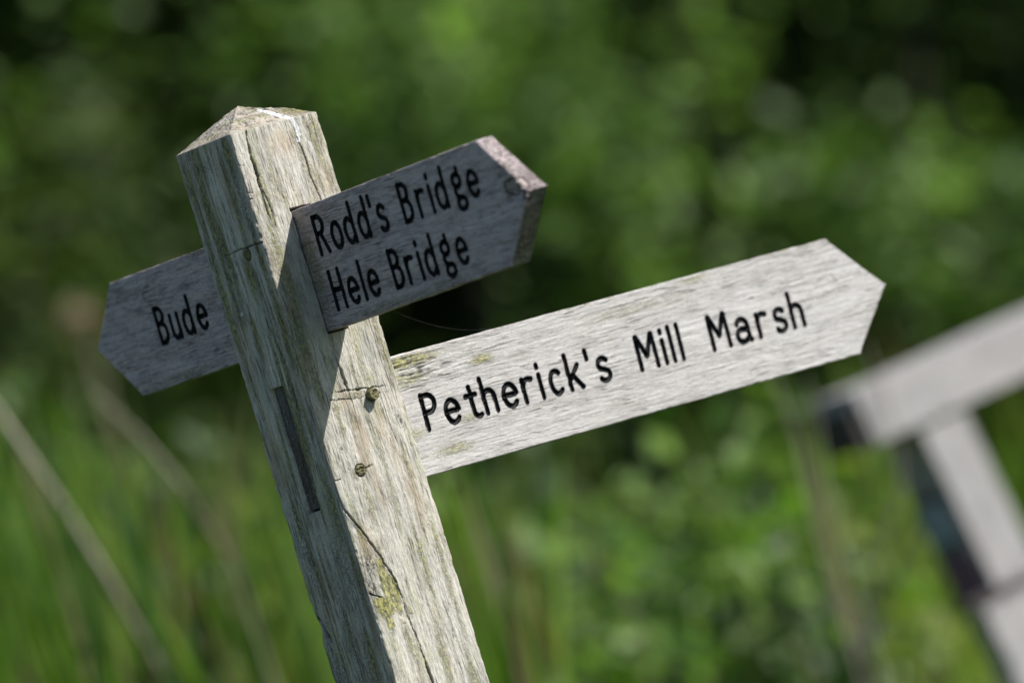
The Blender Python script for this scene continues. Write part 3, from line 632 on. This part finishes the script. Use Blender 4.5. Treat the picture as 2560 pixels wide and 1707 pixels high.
# ------------------------------------------------------------------ foliage
def leaves(P, size, up, rnd_seed, upw=.8, aspect=.55):
    """kite leaves folded along the midrib: 4 vertices + midrib -> two quads with 6 vertices"""
    r = np.random.default_rng(rnd_seed); n = len(P)
    N = r.normal(0, 1, (n, 3)); N[:, 2] = np.abs(N[:, 2]) * .6 + upw; N += up; N /= np.linalg.norm(N, axis=1, keepdims=True)
    D = np.cross(N, r.normal(0, 1, (n, 3))); D /= np.linalg.norm(D, axis=1, keepdims=True); B = np.cross(N, D)
    L = (size * r.uniform(.6, 1.3, n))[:, None]; w = L * aspect * .5
    a = P - D * L * .5; b = P + D * L * .5
    m1 = P - D * L * .12 + N * L * .04; e = N * w * .35
    V = np.stack([a, P - D * L * .15 + B * w + e, P + D * L * .22 + B * w * .75 + e, b, P + D * L * .22 - B * w * .75 + e, P - D * L * .15 - B * w + e], 1).reshape(-1, 3)
    i = np.arange(n)[:, None] * 6
    F = np.concatenate([i + np.array([[0, 1, 2, 3]]), i + np.array([[0, 3, 4, 5]])], 0)
    rn = np.repeat(r.random(n), 6)
    return V, F, rn
def tube(pts, radii, n=6):
    V = []; F = []; pts = [np.array(p, float) for p in pts]
    for i, p in enumerate(pts):
        t = pts[min(i + 1, len(pts) - 1)] - pts[max(i - 1, 0)]; t /= np.linalg.norm(t) + 1e-9
        s = np.cross(t, [.31, .95, .12]); s /= np.linalg.norm(s); u = np.cross(t, s)
        for k in range(n):
            a = 2 * math.pi * k / n; V.append(p + (s * math.cos(a) + u * math.sin(a)) * radii[i])
    for i in range(len(pts) - 1):
        for k in range(n): F.append((i * n + k, i * n + (k + 1) % n, (i + 1) * n + (k + 1) % n, (i + 1) * n + k))
    return V, F
def join(parts):
    V = []; F = []
    for v, f in parts:
        b = len(V); V += list(v); F += [tuple(a + b for a in q) for q in f]
    return V, F

# how thick the foliage stands along the hedge, 12 x 8 cells over the view (sparse where the hedge is hollow)
TONE = np.array([
 [66, 64, 58, 68, 88, 124, 100, 78, 100, 52, 10, 4],
 [80, 70, 58, 66, 74, 90, 122, 124, 90, 104, 50, 26],
 [76, 76, 60, 62, 60, 66, 84, 90, 90, 124, 112, 122],
 [72, 84, 62, 48, 42, 40, 36, 42, 54, 62, 100, 72],
 [92, 92, 84, 52, 34, 46, 62, 34, 34, 36, 46, 48],
 [104, 100, 96, 64, 46, 50, 60, 40, 40, 50, 40, 44],
 [90, 90, 60, 60, 50, 60, 60, 60, 60, 60, 50, 50],
 [80, 80, 60, 60, 60, 60, 60, 60, 60, 60, 50, 50]], float)
def tone(xy):
    gx = xy[:, 0] / 196 - .5; gy = xy[:, 1] / 196 - .5
    out = (gx < -.6) | (gx > 11.6) | (gy < -.6) | (gy > 7.6)
    x = np.clip(gx, 0, 10.999); y = np.clip(gy, 0, 6.999); i = x.astype(int); j = y.astype(int); fx = x - i; fy = y - j
    v = TONE[j, i] * (1 - fx) * (1 - fy) + TONE[j, i + 1] * fx * (1 - fy) + TONE[j + 1, i] * (1 - fx) * fy + TONE[j + 1, i + 1] * fx * fy
    return np.where(out, 70 + 25 * vnoise(gx * .8, gy * .8, 0, 5), v)

M_leafA = leaf_mat('hedge_leaf', (.02, .048, .010), (.135, .225, .058), .5, .42)
M_leafB = leaf_mat('pale_hedge_leaf', (.035, .08, .018), (.235, .35, .12), .5, .42)
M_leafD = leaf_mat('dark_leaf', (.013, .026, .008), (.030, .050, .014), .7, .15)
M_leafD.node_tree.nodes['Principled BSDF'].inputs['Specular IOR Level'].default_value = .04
M_leafO = leaf_mat('olive_leaf', (.035, .05, .016), (.12, .155, .055), .65, .4)
M_bark = plain('bark', (.014, .012, .009), (.03, .026, .018), 30, .9, (1, 1, .2))

def shrub_row(name, label, group, d0, d1, shrubs, nclump, nper, lsize, csize, use_tone, zmax, seed):
    """row of shrubs across the view between depths d0 and d1; shrubs = [(lateral centre, half width, material, label)]"""
    r = np.random.default_rng(seed)
    for (s0, hw, mat, lab) in shrubs:
        nc = int(nclump * hw)
        q = r.uniform(d0, d1, nc * 4); s = s0 + hw * r.uniform(-1.08, 1.08, nc * 4) * 1.0
        X = CAM[0] + CFH[0] * q + CRH[0] * s; Y = CAM[1] + CFH[1] * q + CRH[1] * s; g = ground_z(X, Y)
        hh = r.uniform(0, 1, nc * 4) ** .85; Zc = g + .15 + hh * (zmax - .15) * (1 - .35 * ((s - s0) / hw) ** 2 * (r.random(nc * 4)))
        C_ = np.stack([X, Y, Zc], -1); xy, dd = seen(C_)
        if use_tone:
            p = np.clip((tone(xy) - 24) / 90, 0.0, 1.2) ** 2.6
        else: p = .6 + 0 * q
        p = p * smooth(-.32, .22, fbm(C_[:, 0] * 2.1 + C_[:, 1] * 1.3, C_[:, 2] * 2.6, C_[:, 1] * .9, seed, 2)) if use_tone else p
        C_ = C_[r.random(nc * 4) < p][:nc * 2]
        n = len(C_); P = np.repeat(C_, nper, 0) + r.normal(0, 1, (n * nper, 3)) * csize * np.repeat(r.uniform(.5, 1.2, n), nper)[:, None]
        V, F, rn = leaves(P, lsize, np.array([.25, -.2, 0.1]), seed + 3)
        cr = np.repeat(r.random(n), nper * 6); rn = np.clip(.35 * rn + .65 * cr, 0, 1)
        bx = CAM[0] + CFH[0] * (d0 + d1) / 2 + CRH[0] * s0; by = CAM[1] + CFH[1] * (d0 + d1) / 2 + CRH[1] * s0; bz = float(ground_z(bx, by))
        root = empty(name, (bx, by, bz), lab, 'shrub' if 'shrub' in name or 'bush' in name else 'tree', group)
        link('crown', np_mesh('crown', V, F, {'rnd': ('FLOAT', 'POINT', rn)}), mat, root)
        st = []
        for k in range(5):
            c = C_[r.integers(len(C_))] if len(C_) else np.array([bx, by, bz + 1]); b0 = np.array([bx, by, bz - .05]) + r.normal(0, .06, 3) * [1, 1, 0]
            mid = (b0 + c) / 2 + r.normal(0, .08, 3); mid2 = b0 * .75 + c * .25 + r.normal(0, .04, 3)
            st.append(tube([b0, mid2, mid, c], [.022, .018, .013, .005]))
        V, F = join(st); link('trunk', np_mesh('trunk', V, F, None, True), M_bark, root)

HG = 'shrubs of the blurred hedge behind the signpost'
shrub_row('hedge_shrub', '', HG, 15.6, 17.6, [
    (-4.7, .95, M_leafB, 'pale hedge shrub furthest left, well outside the view'),
    (4.7, .95, M_leafA, 'green hedge shrub furthest right, well outside the view'),
    (-2.9, .85, M_leafA, 'leafy green hedge shrub beyond the left edge of the view'),
    (-1.55, .80, M_leafO, 'olive green hedge shrub at the far left, behind the Bude arm'),
    (-.42, .72, M_leafA, 'soft green hedge shrub directly behind the top of the signpost'),
    (.48, .70, M_leafB, 'bright pale green hedge shrub above the Rodd\'s Bridge arm'),
    (1.50, .70, M_leafA, 'glossy green hedge shrub above the tip of the Petherick\'s arm, beside the dark gap'),
    (2.9, .85, M_leafB, 'pale green hedge shrub beyond the right edge of the view')],
    520, 17, .068, .085, True, 2.6, 11)
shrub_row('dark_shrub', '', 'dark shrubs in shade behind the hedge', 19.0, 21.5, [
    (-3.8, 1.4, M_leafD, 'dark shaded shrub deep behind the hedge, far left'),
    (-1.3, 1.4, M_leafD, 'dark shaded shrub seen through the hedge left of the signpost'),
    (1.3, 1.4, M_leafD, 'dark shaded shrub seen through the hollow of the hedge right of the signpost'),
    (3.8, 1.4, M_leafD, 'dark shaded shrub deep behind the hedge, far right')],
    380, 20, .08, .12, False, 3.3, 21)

def tree(name, s, q, h, cr, mat, lab, n, lsize, seed, zlow=2.2):
    r = np.random.default_rng(seed); bx = CAM[0] + CFH[0] * q + CRH[0] * s; by = CAM[1] + CFH[1] * q + CRH[1] * s; bz = float(ground_z(bx, by))
    root = empty(name, (bx, by, bz), lab, 'tree', 'tall trees behind the hedge')
    nc = n // 40; C_ = r.normal(0, 1, (nc, 3)); C_ /= np.linalg.norm(C_, axis=1, keepdims=True); C_ *= (r.random(nc) ** .45)[:, None]
    C_ = C_ * [cr, cr, (h - zlow) / 2] + [bx, by, bz + (h + zlow) / 2]
    P = np.repeat(C_, 40, 0) + r.normal(0, 1, (nc * 40, 3)) * .28
    V, F, rn = leaves(P, lsize, np.array([.2, -.15, .1]), seed + 1)
    link('crown', np_mesh('crown', V, F, {'rnd': ('FLOAT', 'POINT', rn)}), mat, root)
    b = np.array([bx, by, bz - .1]); st = [tube([b, b + [0.05, .03, h * .3], b + [0, .1, h * .6], b + [.1, 0, h * .85]], [.2, .15, .1, .03], 9)]
    for k in range(9):
        a = b + [0, 0, h * (.25 + .06 * k)]; e = C_[r.integers(nc)]; st.append(tube([a, (a + e) / 2 + [0, 0, .15], e], [.07, .04, .012]))
    V, F = join(st); link('trunk', np_mesh('trunk', V, F, None, True), M_bark, root)
for k, (s, q, h, cr, lab) in enumerate([(-6.5, 25, 9, 3.2, 'tall dark tree behind the hedge, far left'), (-1.8, 26, 9.5, 3.2, 'tall dark tree behind the left half of the hedge'), (2.6, 25.5, 9, 3.2, 'tall dark tree behind the right half of the hedge'), (7.0, 24, 9.5, 3.3, 'tall dark tree behind the hedge, far right'), (4.8, 20.6, 10.5, 3.0, 'unseen tall tree added right of the hedge to shade it'), (9.5, 20.5, 11.5, 3.3, 'tallest unseen tree, added furthest right of the hedge for its shade'), (6.5, 29, 12, 3.6, 'unseen tall tree added for shade behind the far right end of the hedge')]):
    tree('broadleaf_tree', s, q, h, cr, M_leafD, lab, 22000, .13, 300 + k * 7, 1.0 if k < 4 else 3.0)  # last three are unseen trees, added to shade the foliage behind the hedge

# ------------------------------------------------------------------ grass and reeds between signpost and hedge
def grass():
    r = np.random.default_rng(99); n = 10500
    q = r.uniform(9.6, 15.2, n); s = r.uniform(-1.9, 1.9, n) * (q / 10); q = np.where(s > -.05, np.maximum(q, 10.3 + .5 * r.random(n)), q)
    X = CAM[0] + CFH[0] * q + CRH[0] * s; Y = CAM[1] + CFH[1] * q + CRH[1] * s; g = ground_z(X, Y)
    cl = fbm(s * 3.0, q * 1.6, 0, 141, 3)
    hh = (.52 + .28 * r.random(n) + .25 * cl + .26 * np.clip(-s / 1.0, -.3, 1)) ; hh = np.clip(hh, .2, 1.35)
    big = fbm(s * 1.5 + 5, q * .9, 0, 145, 2)
    keep = (r.random(n) < np.clip(np.where(s < 0, .32, .14) + 2.0 * cl + 1.6 * big, .03, 1) * np.where((q < 12.2) & (s > -.1), .4, 1)) & ~((q < 11.2) & (s > .40)) & ~((q < 14.0) & (s > .62)); X, Y, g, hh, s = X[keep], Y[keep], g[keep], hh[keep], s[keep]; n = len(X)
    w = r.uniform(.005, .0125, n); az = r.uniform(0, 2 * math.pi, n); lean = r.normal(0, .11, n); la = r.uniform(0, 2 * math.pi, n)
    side = np.stack([np.cos(az), np.sin(az), 0 * az], -1) * w[:, None]; ld = np.stack([np.cos(la), np.sin(la), 0 * la], -1)
    B = np.stack([X, Y, g - .03], -1); rows = []
    for t, wf in ((0, .8), (.35, 1), (.65, .9), (.88, .55), (1, .06)):
        c = B + np.stack([0 * X, 0 * X, hh * t * (1 - .12 * t * np.abs(lean) * 4)], -1) + ld * (hh * lean * (t ** 1.8) * 1.4)[:, None]
        rows += [c - side * wf, c + side * wf]
    V = np.stack(rows, 1).reshape(-1, 3); i = np.arange(n)[:, None] * 10
    F = np.concatenate([i + np.array([[2 * k, 2 * k + 1, 2 * k + 3, 2 * k + 2]]) for k in range(4)], 0)
    rn = np.repeat(np.clip(r.random(n) ** 1.6 * .75 + .5 * (fbm(X * 2, Y * 2, 0, 151, 2) + .3), 0, 1), 10)
    m = leaf_mat('grass_blade', (.022, .065, .009), (.23, .36, .055), .5, .42, (.17, .14, .08))
    tag(link('grass', np_mesh('grass', V, F, {'rnd': ('FLOAT', 'POINT', rn)}), m), 'tall green marsh grass growing between signpost and hedge', 'grass', None, 'stuff')
    # short turf round the post
    n = 42000; q = r.uniform(3.0, 14.0, n); s = r.uniform(-4.5, 4.5, n)
    X = CAM[0] + CFH[0] * q + CRH[0] * s; Y = CAM[1] + CFH[1] * q + CRH[1] * s; g = ground_z(X, Y); h2 = r.uniform(.04, .14, n)
    az = r.uniform(0, 6.3, n); sd = np.stack([np.cos(az), np.sin(az), 0 * az], -1) * .004; B = np.stack([X, Y, g - .005], -1); tip = B + np.stack([r.normal(0, .03, n), r.normal(0, .03, n), h2], -1)
    V = np.stack([B - sd, B + sd, tip + sd * .1, tip - sd * .1], 1).reshape(-1, 3); F = np.arange(n * 4).reshape(-1, 4)
    tag(link('turf', np_mesh('turf', V, F, {'rnd': ('FLOAT', 'POINT', np.repeat(r.random(n), 4))}), m), 'short turf around the foot of the signpost', 'grass', None, 'stuff')
grass()

# leafy marsh herbs standing in the grass
M_herb = leaf_mat('herb_leaf', (.035, .09, .015), (.17, .28, .05), .45, .45)
M_herbY = leaf_mat('yellow_herb_leaf', (.09, .13, .02), (.17, .22, .04), .55, .45)
M_herbG = leaf_mat('grey_herb_leaf', (.06, .10, .045), (.13, .18, .09), .5, .35)
M_stem = plain('herb_stem', (.08, .11, .03), (.13, .14, .05), 40)
def herb(px_, py_, d, lab, seed, spread=.10, n=34, ls=.06, mat=None):
    r = np.random.default_rng(seed); t = at(px_, py_, d); g = float(ground_z(t[0], t[1])); root = empty('marsh_herb', (t[0], t[1], g), lab, 'plant', 'leafy herbs in the tall grass')
    st = []; P = []
    for k in range(3):
        top_ = t + r.normal(0, 1, 3) * [spread * .6, spread * .6, .05]; b = np.array([t[0], t[1], g - .02]) + r.normal(0, .015, 3) * [1, 1, 0]
        st.append(tube([b, (b + top_) / 2 + r.normal(0, .02, 3), top_], [.005, .004, .002], 5))
        for j in range(n // 3):
            f = .35 + .65 * r.random(); c = b + (top_ - b) * f; P.append(c + r.normal(0, 1, 3) * [spread * .5, spread * .5, .03])
    V, F = join(st); link('stem', np_mesh('stem', V, F, None, True), M_stem, root)
    V, F, rn = leaves(np.array(P), ls, np.array([.1, -.25, 0]), seed + 1, .7, .6); link('foliage', np_mesh('foliage', V, F, {'rnd': ('FLOAT', 'POINT', rn)}), mat or M_herb, root)
for k, (x, y, d, lab, mt, ls) in enumerate([
    (1640, 1010, 10.2, 'broad leaved herb under the Petherick\'s arm, its leaves catching the sun', 0, .075),
    (1500, 1330, 9.9, 'leafy herb at the lower middle, left of the dark hollow in the grass', 0, .06),
    (1640, 1420, 10.0, 'grey green leafy herb at the bottom, midway between signpost and fence', 2, .075),
    (1930, 1230, 10.3, 'yellow green herb just left of the fence upright', 1, .06),
    (1750, 1230, 10.5, 'herb with rounded leaves between the two pale stems under the arm tip', 0, .07),
    (2010, 1130, 10.6, 'yellow green herb right under the dark end of the fence rail', 1, .06),
    (1300, 1120, 10.4, 'leafy herb just right of the signpost below the long arm', 0, .07),
    (1200, 1400, 10.2, 'herb with muted grey leaves close to the right side of the post, at the bottom', 2, .06),
    (1960, 1480, 10.0, 'leafy herb at the bottom right below the fence', 2, .05),
    (640, 1230, 10.5, 'leafy herb touching the left side of the post in the view', 0, .06),
    (440, 1250, 10.3, 'leafy herb in the grass below the Bude arm', 1, .05),
    (80, 1180, 10.4, 'leafy herb at the lower left edge', 0, .06),
    (300, 1480, 10.0, 'dull grey green herb at the bottom left', 2, .06),
    (1480, 1120, 10.9, 'grey leaved herb under the word Mill', 2, .07),
    (1750, 1370, 10.2, 'yellow green herb above the bottom edge, left of the tan dead stem', 1, .06),
    (1400, 1460, 10.8, 'small dark herb in the shaded hollow at the bottom', 0, .05),
    (1350, 1250, 10.6, 'small grey leaved herb midway down, right of the post', 2, .06),
    (60, 880, 11.6, 'tall herb at the left edge under the olive shrub', 0, .06),
    (330, 1010, 11.4, 'tall grey herb directly below the point of the Bude arm', 2, .06),
    (520, 1480, 10.2, 'herb at the bottom just left of the post', 0, .055),
    (180, 1330, 10.7, 'yellowish herb behind the thickest dry stalk', 1, .05),
    (2150, 1500, 10.3, 'yellowish herb between the bottom of the fence and the picture edge', 1, .05),
    (250, 1180, 10.2, 'yellow herb between the two slanting dry stalks', 1, .06),
    (560, 1080, 10.6, 'dull herb in the corner under the Bude arm and left of the post', 2, .06),
    (420, 1420, 10.0, 'green herb below the lower end of the shorter slanting stalk', 0, .06),
    (130, 1500, 9.9, 'green herb in the bottom left corner', 0, .06),
    (1180, 1000, 11.3, 'tall dull herb in the corner between post and long arm', 2, .06)]):
    herb(x, y, d + 1.3, lab, 400 + k * 3, .15, 110, ls * .95, (M_herb, M_herbY, M_herbG)[mt])

# pale dry stalks
M_dry = plain('dry_stalk', (.26, .24, .18), (.38, .35, .27), 25)
M_dry2 = plain('grey_dry_stalk', (.17, .15, .115), (.26, .23, .18), 25)
def stalk(pts, rad, lab, mat=M_dry, head=None):
    P = [at(*p) for p in pts]; b = P[-1]; g = float(ground_z(b[0], b[1])); 
    if b[2] > g: P.append(np.array([b[0] + (b[0] - P[-2][0]) * .5, b[1] + (b[1] - P[-2][1]) * .5, float(ground_z(b[0], b[1])) - .02]))
    Q = []
    for i in range(len(P) - 1):
        for t in (0, .33, .67): Q.append(P[i] * (1 - t) + P[i + 1] * t)
    Q.append(P[-1]); n = len(Q)
    V, F = tube(Q, [rad * (.55 + .45 * min(1, i / n * 2)) for i in range(n)], 7)
    o = link('dry_stalk', np_mesh('dry_stalk', V, F, None, True), mat); tag(o, lab, 'plant stalk', 'pale dry stalks in the grass')
    return o
stalk([(-60, 865, 9.7), (60, 1040, 9.7), (160, 1190, 9.75), (245, 1330, 9.8), (400, 1600, 10.0)], .0066, 'thickest pale dry stalk, slanting down across the lower left corner')
stalk([(215, 900, 10.0), (330, 1010, 10.0), (420, 1120, 10.0), (540, 1310, 10.2)], .0038, 'pale dry stalk slanting below the Bude arm towards the post', M_dry2)
stalk([(250, 1150, 10.9), (330, 1250, 10.9), (420, 1420, 10.9)], .006, 'short dry stalk low in the grass between the two slanting ones', M_dry2)
stalk([(1775, 860, 10.1), (1830, 1000, 10.1), (1865, 1180, 10.1)], .0020, 'thin pale stem hanging below the tip of the Petherick\'s arm')
stalk([(1850, 860, 10.1), (1885, 1000, 10.1), (1895, 1100, 10.1)], .0018, 'hair thin pale stem left of the fence rail end')
stalk([(1990, 790, 10.2), (2060, 1000, 10.2), (2070, 1100, 10.2), (2030, 1260, 10.2), (1960, 1500, 10.2)], .0030, 'long curved dry stem passing under the end of the fence rail', M_dry2)
stalk([(2110, 1040, 10.3), (2105, 1180, 10.3), (2060, 1330, 10.3), (1990, 1480, 10.3)], .0032, 'brown dry stem curving beside the fence upright', M_dry2)
stalk([(1780, 1080, 11.9), (1800, 1200, 11.9), (1810, 1330, 11.9)], .0035, 'greyish dead stem standing among the herbs under the arm tip', M_dry2)
stalk([(1810, 1360, 11.7), (1800, 1460, 11.7), (1790, 1600, 11.7)], .004, 'tan dead stem at the bottom edge left of the fence', M_dry2)
# tan seed head left of the Bude arm
sh = at(188, 740, 13.4); g0 = float(ground_z(sh[0], sh[1])); dock = empty('seed_head', (sh[0], sh[1], g0), 'pinkish tan seed head on a stem just left of the Bude arm', 'plant')
V, F = tube([(sh[0], sh[1], g0 - .02), (sh[0] + .01, sh[1], (g0 + sh[2]) / 2), tuple(sh)], [.004, .004, .003]); link('stem', np_mesh('stem', V, F, None, True), M_dry2, dock)
r_ = np.random.default_rng(3); Vl, Fl, rnl = leaves(sh + r_.normal(0, 1, (90, 3)) * [.016, .016, .02], .020, np.array([0, -.4, 0]), 8); link('head', np_mesh('head', Vl, Fl, {'rnd': ('FLOAT', 'POINT', rnl)}), leaf_mat('tan_petal', (.19, .135, .10), (.26, .19, .145), .7, .3), dock)

# ------------------------------------------------------------------ the pale fence behind, leaning, with its side in shade
M_fence = wood('silvered_fence_timber', (.20, .19, .19), (.36, .345, .345), (.52, .50, .505), 12.3, lichen=.05, grime=.2, contrast=.8)
fd = 10.2
FS = 10.2 / 9.5                        # the timbers are this much larger at this distance
fo = at(2022, 1028, fd)             # lower left corner of the rail's face
ang = math.radians(6.0)
ex = np.array([math.cos(ang), 0, math.sin(ang)]); az_ = math.radians(11.0); ez = np.array([-math.sin(az_), 0, math.cos(az_)]); ey = np.array([0, 1, 0.])
fb = empty('timber_fence', (fo[0] + .4, fo[1] + .05, float(ground_z(fo[0] + .4, fo[1]))), 'pale weathered timber fence end, leaning, with thick rails and an upright, right of the signpost', 'fence')
def beam(name, x0, x1, y0, y1, z0, z1, mat, grain=0, parent=None, seed=0):
    o = rough_box(name, x0, x1, y0, y1, z0, z1, mat, parent or fb, (24 if grain == 0 else 8, 8, 24 if grain == 2 else 8), .0025, seed, grain)
    me = o.data; V = np.zeros(len(me.vertices) * 3, np.float32); me.vertices.foreach_get('co', V); V = V.reshape(-1, 3)
    V = V * FS; V = fo + V[:, :1] * ex + V[:, 1:2] * ey + V[:, 2:] * ez; me.vertices.foreach_set('co', V.astype(np.float32).ravel()); me.update(); return o
beam('rail', 0, 2.2, 0, .085, .006, .080, M_fence, 0, None, 1)
beam('upright', .072, .147, .002, .087, -1.5, -.0015, M_fence, 2, None, 2)
lr = beam('rail', .012, 2.2, -.034, -.0005, -.360, -.236, M_fence, 0, None, 3)
beam('upright', 1.9, 1.99, .002, .087, -1.8, -.0015, M_fence, 2, None, 4)
beam('end_block', -.016, -.0008, .006, .08, .004, .058, plain('dark_rail_end', (.025, .022, .023), (.06, .052, .052), 20), 2, None, 8)  # dark block over the lower part of the rail's end
beam('shade_strip', -.002, .152, -.030, .0, -.234, -.222, plain('painted_contact_shade', (.02, .018, .018), (.04, .035, .035), 20), 0, None, 9)  # dark strip painted in as the contact shadow above the lower rail
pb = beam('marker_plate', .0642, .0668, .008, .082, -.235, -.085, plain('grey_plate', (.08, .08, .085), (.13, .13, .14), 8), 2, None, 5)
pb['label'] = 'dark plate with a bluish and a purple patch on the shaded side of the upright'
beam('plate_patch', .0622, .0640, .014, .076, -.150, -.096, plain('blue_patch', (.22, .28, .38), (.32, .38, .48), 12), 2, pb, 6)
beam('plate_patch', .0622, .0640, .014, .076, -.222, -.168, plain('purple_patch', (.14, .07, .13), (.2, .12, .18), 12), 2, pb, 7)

# spider thread from the Rodd's arm
def thread():
    a = fnR(100, -1, 6); b = np.array(at(1180, 742, 7.1)); P = [a * (1 - t) + b * t - np.array([0, 0, .012 * math.sin(math.pi * t)]) for t in np.linspace(0, 1, 16)]
    V, F = tube(P, [.00002] * 16, 5); tag(link('spider_thread', np_mesh('spider_thread', V, F, None, True), plain('silk', (.2, .2, .2), (.25, .25, .25))), 'fine spider thread hanging from the underside of the Rodd\'s Bridge arm', 'thread')
thread()
